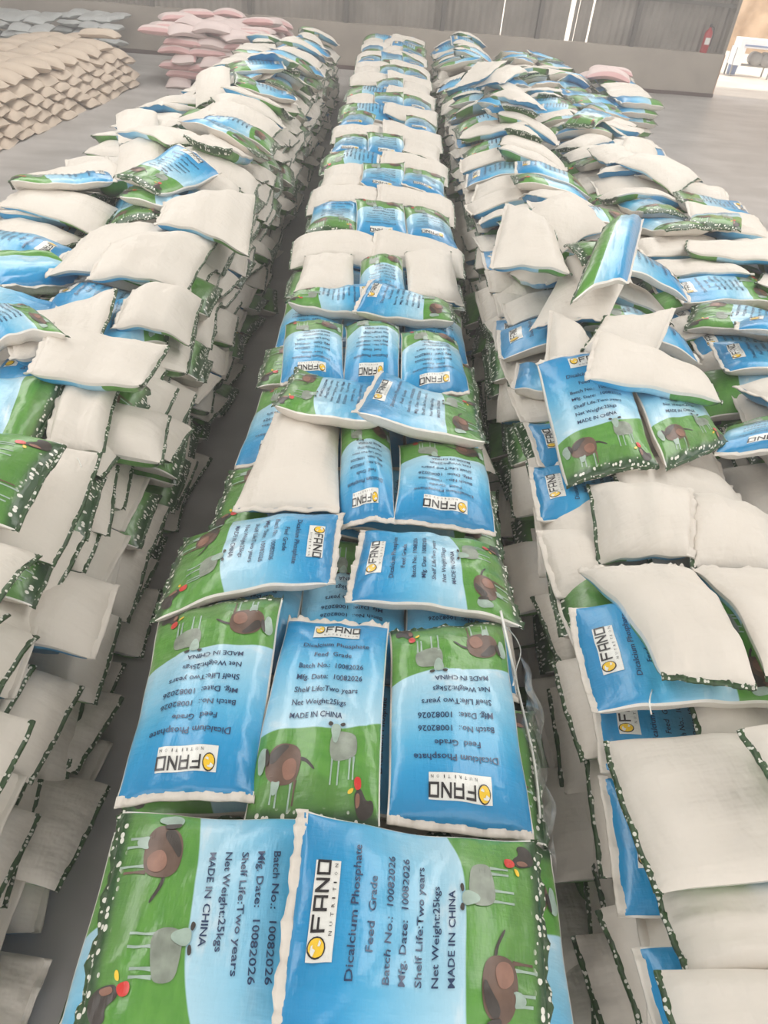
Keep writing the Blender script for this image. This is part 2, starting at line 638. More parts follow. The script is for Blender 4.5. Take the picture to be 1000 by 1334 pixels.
def logo(P, detail):
    u0, u1, v0, v1 = .295, .735, .840, .936
    P.rect(u0, u1, v0, v1, 'label', 0.0010)
    # emblem: dark ring, yellow disc, pale chick shape
    cu, cv = u0 + .058, v0 + .062
    k = SW / SL
    P.ellipse(cu, cv, .046, .046 * k * 1.25, 'black', 0.0016, 16)
    P.ellipse(cu, cv, .039, .039 * k * 1.25, 'yellow', 0.0022, 16)
    if detail:
        P.poly([(cu - .036, cv + .010), (cu - .012, cv + .002), (cu - .004, cv + .012), (cu + .012, cv + .012), (cu + .006, cv + .018), (cu - .02, cv + .02), (cu - .032, cv + .016)], 'label', 0.0028)
        P.poly([(cu + .004, cv - .006), (cu + .03, cv - .010), (cu + .018, cv - .018), (cu + .004, cv - .014)], 'label', 0.0028)
    # square lettering FANO
    b, t, s, sv = v0 + .037, v0 + .089, .0125, .0085
    x, wd, gp = u0 + .118, .070, .0145
    H = 0.0018
    P.rect(x, x + s, b, t, 'black', H); P.rect(x + s, x + wd, t - sv, t, 'black', H); P.rect(x + s, x + wd * .85, (b + t) / 2 - sv / 2, (b + t) / 2 + sv / 2, 'black', H)
    x += wd + gp
    P.rect(x, x + s, b, t, 'black', H); P.rect(x + s, x + wd - s, t - sv, t, 'black', H); P.rect(x + wd - s, x + wd, b, t, 'black', H); P.rect(x + s, x + wd - s, b + .016, b + .016 + sv, 'black', H)
    x += wd + gp
    P.rect(x, x + s, b, t, 'black', H); P.rect(x + wd - s, x + wd, b, t, 'black', H); P.poly([(x + s, t), (x + s, t - .016), (x + wd - s, b), (x + wd - s, b + .016)], 'black', H)
    x += wd + gp
    P.rect(x, x + s, b, t, 'black', H); P.rect(x + wd - s, x + wd, b, t, 'black', H); P.rect(x + s, x + wd - s, t - sv, t, 'black', H); P.rect(x + s, x + wd - s, b, b + sv, 'black', H)
    if detail:
        for i, ch in enumerate('NUTRITION'):
            P.text(ch, u0 + .105 + i * .038, v0 + .010, .006 if ch == 'I' else .017, .013, 'black', H, 1, 0.0)


def animals(P, detail):
    # cow, head at the print's left
    P.blob([(.10, .20), (.13, .255), (.20, .275), (.30, .27), (.355, .25), (.375, .21), (.36, .15), (.31, .13), (.22, .125), (.15, .14), (.11, .165)], 'brown', 0.0010)
    P.blob([(.12, .235), (.2, .27), (.28, .265), (.22, .235), (.17, .20), (.13, .20)], 'dark', 0.0016)
    P.blob([(.22, .20), (.30, .225), (.35, .20), (.34, .15), (.26, .14)], 'pinkish', 0.0016)
    P.blob([(.03, .235), (.05, .265), (.09, .262), (.115, .235), (.10, .20), (.085, .165), (.055, .17), (.045, .20)], 'pale', 0.0016)
    P.blob([(.085, .262), (.115, .25), (.13, .20), (.105, .19), (.095, .225)], 'dark', 0.0022)
    for u, b in ((.165, .065), (.205, .055), (.305, .04), (.335, .06)):
        P.poly([(u, .145), (u + .022, .145), (u + .016, .10), (u + .017, b), (u + .004, b), (u + .005, .10)], 'pale' if u != .335 else 'brown', 0.0008)
    P.blob([(.365, .225), (.42, .215), (.49, .18), (.475, .175), (.41, .205), (.365, .21)], 'dark', 0.0010)
    if detail:
        P.blob([(.16, .145), (.20, .135), (.235, .145), (.22, .10), (.18, .09)], 'pale', 0.0014)
    # sheep
    P.blob([(.585, .30), (.62, .322), (.72, .32), (.785, .31), (.805, .275), (.80, .235), (.76, .225), (.70, .215), (.62, .21), (.585, .24)], 'wool', 0.0010)
    P.blob([(.58, .335), (.60, .35), (.645, .35), (.665, .33), (.65, .295), (.63, .275), (.605, .28), (.59, .305)], 'pale', 0.0016)
    P.blob([(.55, .345), (.585, .34), (.60, .352), (.565, .362)], 'dark', 0.0018)
    P.blob([(.66, .34), (.70, .345), (.69, .36), (.65, .352)], 'dark', 0.0018)
    for u in (.605, .66, .745, .775):
        b = .13 if u < .7 else .15
        P.poly([(u, .23), (u + .018, .23), (u + .013, .18), (u + .014, b), (u + .002, b), (u + .003, .18)], 'pale', 0.0008)
    # rooster
    P.blob([(.80, .10), (.83, .125), (.86, .12), (.89, .085), (.94, .095), (.955, .06), (.92, .03), (.86, .02), (.82, .04)], 'dark', 0.0010)
    P.blob([(.81, .10), (.84, .11), (.85, .07), (.82, .05)], 'pinkish', 0.0016)
    P.blob([(.80, .13), (.795, .155), (.82, .165), (.85, .16), (.855, .135), (.84, .12), (.815, .115)], 'red', 0.0016)
    P.blob([(.80, .125), (.755, .115), (.755, .10), (.79, .105)], 'yellow', 0.0014)


def make_art(level):
    P = Print()
    animals(P, level == 0)
    logo(P, level == 0)
    for s, u0, v, wd, h in LINES:
        if level == 0:
            P.text(s, u0, v, wd, h, 'ink', 0.0012, 2, 0.010)
        elif level == 1:
            P.text(s, u0, v, wd, h, 'ink', 0.0024, 1, 0.020)
        else:
            # too far to read: each word a dash
            x = u0
            for wrd in s.split():
                L = wd * len(wrd) / len(s)
                P.rect(x, x + L * .93, v + h * .2, v + h * .75, 'ink', 0.004)
                x += L + wd * 0.05
    return (np.array(P.v), P.f, np.array(P.m), np.array(P.h) * (2.7, 2.6, 3.0)[level])


ART = [make_art(0), make_art(1), make_art(2)]

# ------------------------------------------------------------------ sack engine
GX0, GY0, GS = -9.0, -1.0, 0.025
HN = (int(18.0 / GS), int(27.0 / GS))
HM = np.zeros(HN)                      # height of whatever lies there so far


def hidx(x, y):
    return np.clip(((x - GX0) / GS).astype(int), 0, HN[0] - 1), np.clip(((y - GY0) / GS).astype(int), 0, HN[1] - 1)


def plateau(x0, x1, y0, y1, z):
    i0, j0 = hidx(np.array(x0), np.array(y0))
    i1, j1 = hidx(np.array(x1), np.array(y1))
    HM[i0:i1, j0:j1] = np.maximum(HM[i0:i1, j0:j1], z)


def axis_nodes(n):
    x = np.linspace(-1, 1, n + 1)
    return 0.45 * x + 0.55 * np.sin(math.pi / 2 * x)


class Sack:
    """one sack: quad corners c0 logo end/print-left, c1 logo end/print-right, c2 foot/right, c3 foot/left"""
    def __init__(self, quad, face='up', T=0.135, zs=None, seed=0, note=None, zone='', layer=0, kind='feed', hero=None, twist=0.0):
        self.q = np.array([np.asarray(c, float)[:2] for c in quad])
        self.face, self.T, self.seed = face, T, seed
        self.zs = zs
        self.zone, self.layer, self.kind, self.hero = zone, layer, kind, hero
        self.count = 0
        self.c = self.q.mean(0)
        r = np.random.default_rng(seed)
        self.ph = r.uniform(0, 6.28, 12)
        self.fr = r.uniform(0.7, 1.3, 12)
        self.fold = [(r.uniform(-0.6, 0.6), r.uniform(-1.0, 1.0), r.uniform(-1, 1)) for _ in range(2)]
        self.fit = None
        self.pt, self.ps = 4.2, 2.6

    def xy(self, s, t):
        u, v = (s + 1) / 2, (t + 1) / 2
        c0, c1, c2, c3 = self.q
        s2 = s * (0.965 + 0.035 * np.abs(t) ** 3) + 0.012 * np.sin(3.0 * self.fr[0] * t + self.ph[0]) * np.abs(s)
        u = (s2 + 1) / 2
        t2 = t + 0.010 * np.sin(2.6 * s + self.ph[1])
        v = (t2 + 1) / 2
        a = c3[:, None, None] * (1 - u) + c2[:, None, None] * u
        b = c0[:, None, None] * (1 - u) + c1[:, None, None] * u
        return a * (1 - v) + b * v

    def settle(self):
        """height of the middle sheet: given corner heights, or draped over what lies below"""
        if self.zs is not None:
            return
        s, t = np.meshgrid(np.linspace(-.85, .85, 11), np.linspace(-.88, .88, 15))
        p = self.xy(s, t)
        i, j = hidx(p[0], p[1])
        h = HM[i, j].ravel()
        S, Tt = s.ravel(), t.ravel()
        A = np.stack([np.ones_like(S), S, Tt, S * S, S * Tt, Tt * Tt], 1)
        hi = h.max()
        hh = np.maximum(h, hi - 0.40)
        w_ = 1.0 + 2.0 * (hh - hh.min()) / max(0.05, hi - hh.min())
        co, *_ = np.linalg.lstsq(A * w_[:, None], hh * w_, rcond=None)
        co[3] = np.clip(co[3], -0.035, 0.025)
        co[5] = np.clip(co[5], -0.07, 0.03)
        co[4] = np.clip(co[4], -0.03, 0.03)
        co[1] = np.clip(co[1], -0.07, 0.07)
        co[2] = np.clip(co[2], -0.11, 0.11)
        r = hh - A @ co
        co[0] += np.percentile(r, 78) * 0.85
        self.fit = co

    def mid(self, s, t):
        if self.zs is not None:
            z = np.asarray(self.zs, float)
            u, v = (s + 1) / 2, (t + 1) / 2
            m = (z[3] * (1 - u) + z[2] * u) * (1 - v) + (z[0] * (1 - u) + z[1] * u) * v
            if len(z) > 4:
                m = m + z[4] * (1 - t * t)
            if len(z) > 5:
                k = v if z[5] > 0 else 1 - v
                m = m - abs(z[5]) * k ** 3.2
            return m
        c = self.fit
        return c[0] + c[1] * s + c[2] * t + c[3] * s * s + c[4] * s * t + c[5] * t * t + self.T * 0.42

    def grids(self, nu, nv):
        s, t = np.meshgrid(axis_nodes(nu), axis_nodes(nv))
        p = self.xy(s, t)
        m = self.mid(s, t)
        pt = self.pt
        pr = np.clip(1 - np.abs(s) ** self.ps, 0, 1) ** 0.60 * np.clip(1 - np.abs(t) ** pt, 0, 1) ** 0.60
        pl = np.clip(1 - np.abs(s) ** 4.5, 0, 1) ** 0.5 * np.clip(1 - np.abs(t) ** 7.0, 0, 1) ** 0.5
        lump = 1 + 0.07 * np.sin(2.3 * self.fr[2] * s + self.ph[2]) * np.sin(3.1 * self.fr[3] * t + self.ph[3]) + 0.05 * np.sin(5.2 * self.fr[4] * t + self.ph[4] + s * 1.3)
        rip = 0.0075 * np.sin(s * 13 * self.fr[5] + self.ph[5]) * np.exp(-(1 - np.abs(t)) / 0.10) * (1 - s * s)
        rip = rip + 0.005 * np.sin(t * 17 * self.fr[6] + self.ph[6]) * np.exp(-(1 - np.abs(s)) / 0.12) * (1 - t * t)
        for a, b, c in self.fold:
            d = s * math.cos(a) * 0.25 + (t - b * 0.6) * 0.42 - 0.08 * np.sin(2 * s + c * 3)
            rip = rip - 0.005 * np.exp(-(d / 0.018) ** 2)
            rip = rip + 0.0015 * np.exp(-((d - 0.035) / 0.02) ** 2)
        r = 0.10 * self.T
        rag = 0.004 * np.sin(s * 9 * self.fr[7] + self.ph[7]) + 0.006 * np.sin(t * 8 * self.fr[8] + self.ph[8])
        up = m + r + rag + (self.T * 0.5 - r) * pr * lump + rip * np.minimum(1, pr * 2.2)
        lo = m + r + rag - (self.T * 0.5 + r) * pl
        return s, t, np.stack([p[0], p[1], up], -1), np.stack([p[0], p[1], lo], -1)

    def stamp(self):
        s, t, up, lo = self.grids(22, 34)
        z = up[..., 2]
        # fine resample so that no cell is missed
        a = up
        a = np.concatenate([a, (a[1:] + a[:-1])[:, :] / 2], 0) if False else a
        for k in range(2):
            b = np.empty((a.shape[0] * 2 - 1, a.shape[1], 3)); b[::2] = a; b[1::2] = (a[1:] + a[:-1]) / 2; a = b
            if k == 0:
                b = np.empty((a.shape[0], a.shape[1] * 2 - 1, 3)); b[:, ::2] = a; b[:, 1::2] = (a[:, 1:] + a[:, :-1]) / 2; a = b
        i, j = hidx(a[..., 0].ravel(), a[..., 1].ravel())
        np.maximum.at(HM, (i, j), a[..., 2].ravel())

    # ---- mesh pieces
    def quads(self, nu, nv, flip):
        k = np.arange((nu + 1) * (nv + 1)).reshape(nv + 1, nu + 1)
        f = np.stack([k[:-1, :-1], k[:-1, 1:], k[1:, 1:], k[1:, :-1]], -1).reshape(-1, 4)
        return f[:, ::-1] if flip else f

    def hem(self, up, end, ln=None):
        ln = ln or (0.026 if end > 0 else 0.014)
        """flat sewn strip at one end"""
        row = up[-1] if end > 0 else up[0]
        inn = up[-3] if end > 0 else up[2]
        d = row - inn
        d[:, 2] = 0
        d = d.mean(0)
        d = d / np.linalg.norm(d)
        n = len(row)
        k = np.arange(n)
        wob = 0.007 * np.sin(k * 0.9 + self.ph[9]) + 0.005 * np.sin(k * 2.3 + self.ph[10])
        base = row - d * 0.012
        tip = row + d * (ln + 0.5 * wob)[:, None]
        tip[:, 2] += wob - (0.004 if end > 0 else 0.012)
        midr = (row + tip) / 2
        midr[:, 2] += 0.5 * wob
        th = np.array([0, 0, 0.0035])
        V = np.concatenate([base + th, midr + th, tip + th, base - th, midr - th, tip - th])
        F = []
        for i in range(n - 1):
            for a in (0, 1):
                p, q = a * n + i, (a + 1) * n + i
                F.append((p, q, q + 1, p + 1) if end < 0 else (p, p + 1, q + 1, q))
                p, q = (a + 3) * n + i, (a + 4) * n + i
                F.append((p, p + 1, q + 1, q) if end < 0 else (p, q, q + 1, p + 1))
            p, q = 2 * n + i, 5 * n + i
            F.append((p, q, q + 1, p + 1) if end < 0 else (p, p + 1, q + 1, q))
        for i in (0, n - 1):
            for a in (0, 1):
                F.append((a * n + i, (a + 1) * n + i, (a + 4) * n + i, (a + 3) * n + i))
        return V, F

    def art_on(self, G, level, mirror, sign):
        """print laid onto the sheet grid G"""
        V, F, Mi, Hh = ART[level]
        nv, nu = G.shape[0] - 1, G.shape[1] - 1
        su = axis_nodes(nu)
        tv = axis_nodes(nv)
        uu = V[:, 0] * 2 - 1
        if mirror:
            uu = -uu
        vv = V[:, 1] * 2 - 1
        i = np.clip(np.searchsorted(su, uu) - 1, 0, nu - 1)
        j = np.clip(np.searchsorted(tv, vv) - 1, 0, nv - 1)
        a = ((uu - su[i]) / (su[i + 1] - su[i]))[:, None]
        b = ((vv - tv[j]) / (tv[j + 1] - tv[j]))[:, None]
        p00, p10, p11, p01 = G[j, i], G[j, i + 1], G[j + 1, i + 1], G[j + 1, i]
        P = p00 * (1 - a) * (1 - b) + p10 * a * (1 - b) + p11 * a * b + p01 * (1 - a) * b
        n = np.cross((p10 - p00) * (1 - b) + (p11 - p01) * b, (p01 - p00) * (1 - a) + (p11 - p10) * a)
        n /= np.linalg.norm(n, axis=1)[:, None] + 1e-9
        return P + n * Hh[:, None] * sign, F, Mi

    def pieces(self, nu, nv, level):
        """(white verts, faces), (print verts, faces, mats, uv), hems"""
        s, t, up, lo = self.grids(nu, nv)
        white, prt = (lo, up) if self.face == 'up' else (up, lo)
        wf = self.quads(nu, nv, self.face == 'up')
        pf = self.quads(nu, nv, self.face != 'up')
        uv = np.stack([(s + 1) / 2, (t + 1) / 2], -1).reshape(-1, 2)
        if self.face != 'up':
            uv[:, 0] = 1 - uv[:, 0]
        pv = prt.reshape(-1, 3)
        pfl = pf.tolist()
        pm = [0] * len(pfl)
        if level is not None and self.face == 'up':
            av, af, am = self.art_on(prt, level, False, 1.0)
            b = len(pv)
            pv = np.concatenate([pv, av])
            uv = np.concatenate([uv, ART[level][0]])
            pfl = pfl + [tuple(b + k for k in f) for f in af]
            pm = pm + am.tolist()
        return (white.reshape(-1, 3), wf.tolist()), (pv, pfl, pm, uv), up


SACKS = []


def put(sk):
    sk.settle()
    sk.stamp()
    SACKS.append(sk)
    return sk


_seed = [100]


def nseed():
    _seed[0] += 1
    return _seed[0]


def quad_at(cx, cy, ang, L=SL, W=SW):
    d = np.array([math.cos(ang), math.sin(ang)])
    l = np.array([-d[1], d[0]])
    c = np.array([cx, cy])
    return [c + d * L / 2 + l * W / 2, c + d * L / 2 - l * W / 2, c - d * L / 2 - l * W / 2, c - d * L / 2 + l * W / 2]


HERO_AREAS = []


def quad_px(pts, z):
    return [unproject(p[0], p[1], zz)[:2] for p, zz in zip(pts, z if hasattr(z, '__len__') else [z] * 4)]


def hero(pts, face, label, z=1.31, T=0.165, zone='', zs=None, inflate=1.0):
    """sack read off the photograph: its corners on the plane of the pile's top"""
    sk = Sack(quad_px(pts, z), face, T, zs, nseed(), zone=zone, hero=label)
    if zs is None:
        sk.settle()
        mz = [float(sk.mid(np.array(a), np.array(b))) + 0.02 for a, b in ((-1, 1), (1, 1), (1, -1), (-1, -1))]
        mz = [0.5 * (a + b) for a, b in zip(mz, z if hasattr(z, '__len__') else [z] * 4)]
        sk.q = np.array(quad_px(pts, mz))
        sk.c = sk.q.mean(0)
    return put(sk)


def inside_hero(x, y, pad=0.0):
    for (x0, x1, y0, y1) in HERO_AREAS:
        if x0 - pad < x < x1 + pad and y0 - pad < y < y1 + pad:
            return True
    return False

# ------------------------------------------------------------------ the piles
MID, WIDE, DOOR, OPEN = 'middle row', 'wide row', 'doorway-side row', 'outermost row'
BASE = 1.02
plateau(-0.66, 0.66, 0.2, 22.3, BASE)
plateau(-3.4, -1.45, 0.2, 12.0, BASE)
plateau(-3.4, -1.45, 12.0, 20.6, BASE - 0.13)
plateau(1.1, 2.2, 0.2, 13.0, BASE)
plateau(1.1, 2.2, 13.0, 22.3, BASE - 0.12)
plateau(2.75, 4.4, 1.5, 13.0, BASE)
plateau(2.75, 4.4, 13.0, 21.5, BASE - 0.08)


def xr_open(y):
    return 4.5 if y < 9.9 else (3.75 + (y - 9.9) * 0.16 if y < 15 else 4.35)


U = random.Random(5)


def side_face(row, side, y0, y1, xtop, xbase, layers, z0=1.30, step=0.52, printed=0.30, depth=0.16):
    """sack ends showing on the long face of a pile; side = +1 faces +x, -1 faces -x"""
    for k in range(1, layers):
        f = (k / (layers - 1)) ** 0.9
        y = y0 + U.uniform(0, 0.35) + (0.26 if k % 2 else 0)
        while y < y1:
            x_out = xtop + (xbase - xtop) * f + side * U.uniform(-0.07, 0.09)
            Lk = SL * U.uniform(0.96, 1.02)
            cx = x_out - side * Lk / 2
            foot_out = U.random() < 0.85
            ang = (math.pi if side > 0 else 0.0) if foot_out else (0.0 if side > 0 else math.pi)
            ang += U.uniform(-0.17, 0.17)
            z = z0 - depth * k - 0.06 + U.uniform(-0.012, 0.012)
            dr = U.uniform(0.00, 0.05)
            bow = U.uniform(0.03, 0.13) if z > 0.28 else 0.02
            skew = U.uniform(-0.045, 0.045)
            zi, zo = z + 0.03, max(0.075, z - dr)
            zi = max(zi, 0.075)
            zs = [zi + skew, zi - skew, zo - skew, zo + skew, 0.02, -bow] if foot_out else [zo + skew, zo - skew, zi - skew, zi + skew, 0.02, bow]
            fc = 'up' if foot_out and U.random() < (0.08 if row == WIDE and y < 2.0 else printed * 1.15) else 'down'
            if U.random() < 0.14:
                cx += side * 0.10
                bow += 0.08 if z > 0.28 else 0.0
            s = Sack(quad_at(cx, y, ang, Lk, step * U.uniform(0.95, 1.03)), fc, U.uniform(0.19, 0.23), zs, nseed(), zone=row + ' face', layer=k)
            s.foot_out = foot_out
            s.pt, s.ps = U.uniform(3.6, 6.0), 2.1
            SACKS.append(s)
            y += step * U.uniform(0.97, 1.05)


# long faces towards the two aisles
side_face(WIDE, 1, 0.40, 20.6, -1.42, -1.31, 8, printed=0.20)
side_face(DOOR, -1, 0.35, 21.5, 1.04, 0.97, 8)
side_face(OPEN, -1, 3.6, 21.5, 2.62, 2.42, 7)
side_face(MID, 1, 0.4, 6.0, 0.70, 0.80, 5, z0=1.12)
side_face(MID, -1, 0.4, 6.0, -0.70, -0.76, 5, z0=1.12)

# stack at the corner towards the open floor
for k in range(8):
    for j in range(7):
        z = 0.09 + 0.158 * k
        zz = [z + U.uniform(-.012, .012) for _ in range(4)] + [0.02]
        sk = Sack(quad_at(4.86 + 0.04 * j + U.uniform(-.05, .05), 15.9 + 0.54 * j + U.uniform(-.03, .03), U.choice((0.0, math.pi)) + U.uniform(-.08, .08)),
                  'up' if U.random() < .4 else 'down', 0.19, zz, nseed(), zone='corner stack face', layer=7 - k)
        sk.stamp()
        SACKS.append(sk)

# second course of the middle row: three lengthwise, two crosswise, and so on
y = 0.30
while y < 22:
    for i, x in enumerate((-0.47, 0.0, 0.47)):
        put(Sack(quad_at(x * (1.12 if y < 0.5 else 1.03), y + 0.43, -math.pi / 2 + U.uniform(-.03, .03)), 'up', 0.165, None, nseed(), zone=MID, layer=1))
    for i, x in enumerate((-0.36, 0.36)):
        put(Sack(quad_at(x, y + 1.17, (math.pi if i else 0.0) + U.uniform(-.03, .03), SL * .93, 0.56), 'up' if y < 6 or U.random() < .6 else 'down', 0.165, None, nseed(), zone=MID, layer=1))
    y += 1.50
# second layers elsewhere
for row, xs, y0, y1 in ((WIDE, (-3.05, -2.2, -1.86), 0.5, 20.4), (DOOR, (1.46, 1.85), 0.4, 22.0), (OPEN, (3.1, 3.9), 1.5, 21.5)):
    y = y0
    while y < y1:
        for i, x in enumerate(xs):
            put(Sack(quad_at(x + U.uniform(-.04, .04), y + 0.25, (math.pi if (i == len(xs) - 1) == (row == WIDE) else 0) + U.uniform(-.12, .12)), 'up' if U.random() < .45 else 'down', 0.165, None, nseed(), zone=row, layer=1))
        y += 0.52 * U.uniform(0.95, 1.05)

# --- top layer, away from the hand-placed part
HERO_AREAS += [(-0.9, 0.9, 0.0, 6.2), (-2.6, -1.3, 1.9, 6.4), (0.9, 3.0, 0.0, 4.6)]


def scatter(row, xs, y0, y1, step, pr_up, wild, ang0=None, extra=0.12):
    y = y0
    while y < y1:
        for i, x in enumerate(xs):
            xx = x + U.uniform(-.07, .07)
            yy = y + U.uniform(-.10, .10)
            if row == OPEN and xx > xr_open(yy) - 0.4:
                continue
            ang = (0.0 if U.random() < .5 else math.pi) + U.gauss(0, wild)
            if U.random() < 0.22:
                ang += math.pi / 2
            fc = 'up' if U.random() < pr_up else 'down'
            if inside_hero(xx, yy):
                continue
            put(Sack(quad_at(xx, yy, ang), fc, 0.165, None, nseed(), zone=row, layer=0))
        y += step * U.uniform(0.94, 1.08)


scatter(WIDE, (-3.05, -2.25, -1.82), 0.6, 20.4, 0.56, 0.30, 0.20)
scatter(DOOR, (1.45, 1.86), 0.4, 22.0, 0.56, 0.48, 0.22)
scatter(OPEN, (3.05, 3.85, 4.5), 1.6, 21.6, 0.56, 0.40, 0.25)
# loose ones thrown on top
for row, x0, x1, y0, y1, n in ((WIDE, -3.1, -1.8, 5.5, 15, 24), (DOOR, 1.4, 1.9, 4.8, 14, 11), (OPEN, 3.0, 3.7, 3.5, 14, 13)):
    for _ in range(n):
        xx, yy = U.uniform(x0, x1), U.uniform(y0, y1)
        if not inside_hero(xx, yy, .2):
            put(Sack(quad_at(xx, yy, U.uniform(0, 6.28)), 'up' if U.random() < .3 else 'down', 0.13, None, nseed(), zone=row, layer=-1))

# middle row beyond the hand-placed courses
y, k = 6.2, 0
while y < 22:
    for i, x in enumerate((-0.37, 0.37)):
        put(Sack(quad_at(x + U.uniform(-.02, .02), y + 0.29, (math.pi if i else 0.0) + U.uniform(-.07, .07), SL * .95, 0.56), 'up' if U.random() < .62 else 'down', 0.165, None, nseed(), zone=MID, layer=0))
    for i, x in enumerate((-0.47, 0.0, 0.47)):
        if U.random() < 0.93:
            put(Sack(quad_at(x + U.uniform(-.02, .02), y + 1.02, -math.pi / 2 + U.uniform(-.08, .08) + (math.pi if U.random() < .12 else 0)), 'up' if U.random() < .66 else 'down', 0.165, None, nseed(), zone=MID, layer=0))
    y += 1.50
    k += 1

# --- middle row, placed by sight (corners: logo end print-left, logo end print-right, foot right, foot left)
# eighth course: three lengthwise
hero([(462, 377), (383, 374), (397, 329), (461, 331)], 'down', 'white-backed sack lengthwise on the middle row, wide-row side of the crumpled printed sack', zone=MID)
hero([(532, 392), (466, 392), (470, 332), (524, 336)], 'up', 'crumpled printed sack lengthwise between two white-backed sacks on the middle row', zone=MID, z=1.34)
hero([(606, 386), (531, 384), (527, 331), (588, 330)], 'down', 'white-backed sack lengthwise on the middle row, doorway side of the crumpled printed sack', zone=MID)
# sixth course: three printed, upside down to the viewer
hero([(449, 497), (364, 490), (371, 413), (447, 415)], 'up', 'upside-down printed sack of three abreast, its label half covered by the green end in front', zone=MID)
hero([(520, 500), (447, 500), (450, 414), (521, 417)], 'up', 'upside-down printed sack, centre one of three abreast behind the tented crosswise sack of middle row', zone=MID)
hero([(614, 492), (521, 511), (522, 424), (597, 424)], 'up', 'upside-down printed sack, doorway side of three abreast, its tilted label clear of its neighbours', zone=MID, z=1.36)
# seventh course: two crosswise
hero([(484, 368), (487, 402), (373, 394), (388, 362)], 'up', 'crosswise printed sack, green end outward, between crumpled sack and three upside-down sacks, wide-row side', zone=MID)
hero([(462, 402), (486, 365), (588, 384), (593, 412)], 'up', 'crosswise printed sack, green end outward, in front of the crumpled sack, doorway side', zone=MID, z=1.36)
# fourth course
hero([(442, 662), (303, 655), (358, 534), (443, 551)], 'down', 'white-backed sack lying lengthwise on middle row beside two upside-down printed sacks', zone=MID)
hero([(514, 682), (438, 684), (444, 552), (508, 560)], 'up', 'folded upside-down printed sack squeezed between a white-backed and a printed sack on middle row', zone=MID, z=1.27)
hero([(648, 684), (512, 678), (520, 574), (631, 574)], 'up', 'upside-down printed sack with clear label and text, behind the crosswise sack with bottom-to-top text', zone=MID)
# fifth course
hero([(497, 492), (497, 568), (356, 538), (386, 476)], 'up', 'crosswise printed sack, green end out over the aisle, behind the lengthwise white-backed sack', zone=MID)
hero([(462, 560), (497, 484), (622, 512), (634, 571)], 'up', 'crosswise printed sack with tented blue end and upright label, rows behind the clear upside-down label', zone=MID, z=1.37)
# second course: three lengthwise
hero([(333, 1030), (149, 1036), (203, 788), (370, 774)], 'up', 'upside-down printed sack at wide-row end of three abreast nearest the camera, fully readable', zone=MID)
hero([(374, 799), (506, 815), (494, 1082), (314, 1074)], 'up', 'upright printed sack with readable text and grazing animals between two upside-down sacks', zone=MID, z=1.27)
hero([(702, 1072), (504, 1060), (507, 812), (656, 800)], 'up', 'upside-down printed sack at doorway-side end of three abreast, white thread along its edge', zone=MID, z=1.34)
# third course: two crosswise
hero([(442, 660), (428, 748), (192, 778), (238, 662)], 'up', 'crosswise printed sack with text running top to bottom, lying above the fully readable upside-down sack', zone=MID, z=1.40)
hero([(458, 772), (476, 679), (652, 697), (685, 801)], 'up', 'crosswise printed sack with text bottom to top, above the sack edged by white thread', zone=MID, z=1.36)
# first course: two crosswise
hero([(478, 1062), (482, 1368), (98, 1362), (158, 1052)], 'up', 'crosswise printed sack at the picture edge with animals towards the wide aisle', zone=MID)
hero([(364, 1372), (396, 1062), (700, 1084), (724, 1376)], 'up', 'crosswise printed sack at the picture edge, large label reading bottom to top', zone=MID, z=1.36)

# --- wide row, placed by sight
Wd = WIDE
hero([(0, 372), (118, 352), (62, 318), (-40, 330)], 'up', 'printed sack with rows of small text beside the big white-backed sacks on the wide row', zone=Wd, z=1.36)
hero([(70, 425), (70, 385), (-60, 350), (-90, 400)], 'up', 'printed sack showing text lines below the other text-faced sack of the wide row', zone=Wd, z=1.34)
hero([(60, 352), (120, 290), (240, 300), (205, 372)], 'down', 'broad white-backed sack sprawling over the top of the wide row', zone=Wd, z=1.42)
hero([(118, 372), (152, 322), (284, 298), (242, 374)], 'down', 'white-backed sack with dark daisy hem hanging over a green end of the wide row', zone=Wd, z=1.46)
hero([(205, 300), (215, 262), (332, 250), (322, 312)], 'down', 'plump white-backed sack lying crosswise at the aisle edge of the wide row', zone=Wd, z=1.42)
hero([(120, 455), (138, 392), (222, 370), (215, 432)], 'up', 'printed sack showing blue between two white-backed sacks on the wide row', zone=Wd, z=1.34)
hero([(150, 432), (180, 386), (262, 376), (245, 440)], 'down', 'white-backed sack at the aisle edge behind the upturned white sack end', zone=Wd, z=1.34)
hero([(20, 468), (4, 408), (152, 380), (128, 440)], 'down', 'pillow-shaped white-backed sack between blue faces on the wide row', zone=Wd, z=1.46)
hero([(-10, 470), (-60, 430), (40, 420), (95, 470)], 'up', 'printed sack showing a blue corner and label under the pillow-shaped white sack', zone=Wd, z=1.32)
hero([(-60, 500), (-60, 590), (28, 588), (84, 488)], 'up', 'printed sack with blue face and green end, white side towards the aisle', zone=Wd, z=1.44)
hero([(62, 580), (92, 492), (154, 496), (130, 582)], 'down', 'square white-backed sack end with daisy hem behind the green daisy print', zone=Wd, z=1.34)
hero([(40, 490), (72, 432), (218, 434), (182, 490)], 'down', 'long white-backed sack across the aisle edge with a dark end hem', zone=Wd, z=1.50)
hero([(-160, 722), (-110, 600), (128, 582), (64, 722)], 'down', 'white-backed sack directly under the green daisy print at the wide row edge', zone=Wd, z=1.27)
hero([(-260, 690), (-190, 585), (84, 588), (18, 690)], 'up', 'printed sack with green daisy end topmost at the aisle edge of the wide row', zone=Wd, z=1.40)
hero([(-330, 860), (-230, 700), (47, 713), (-30, 850)], 'down', 'white-backed sack topmost below the green daisy print at the picture edge', zone=Wd, z=1.36)

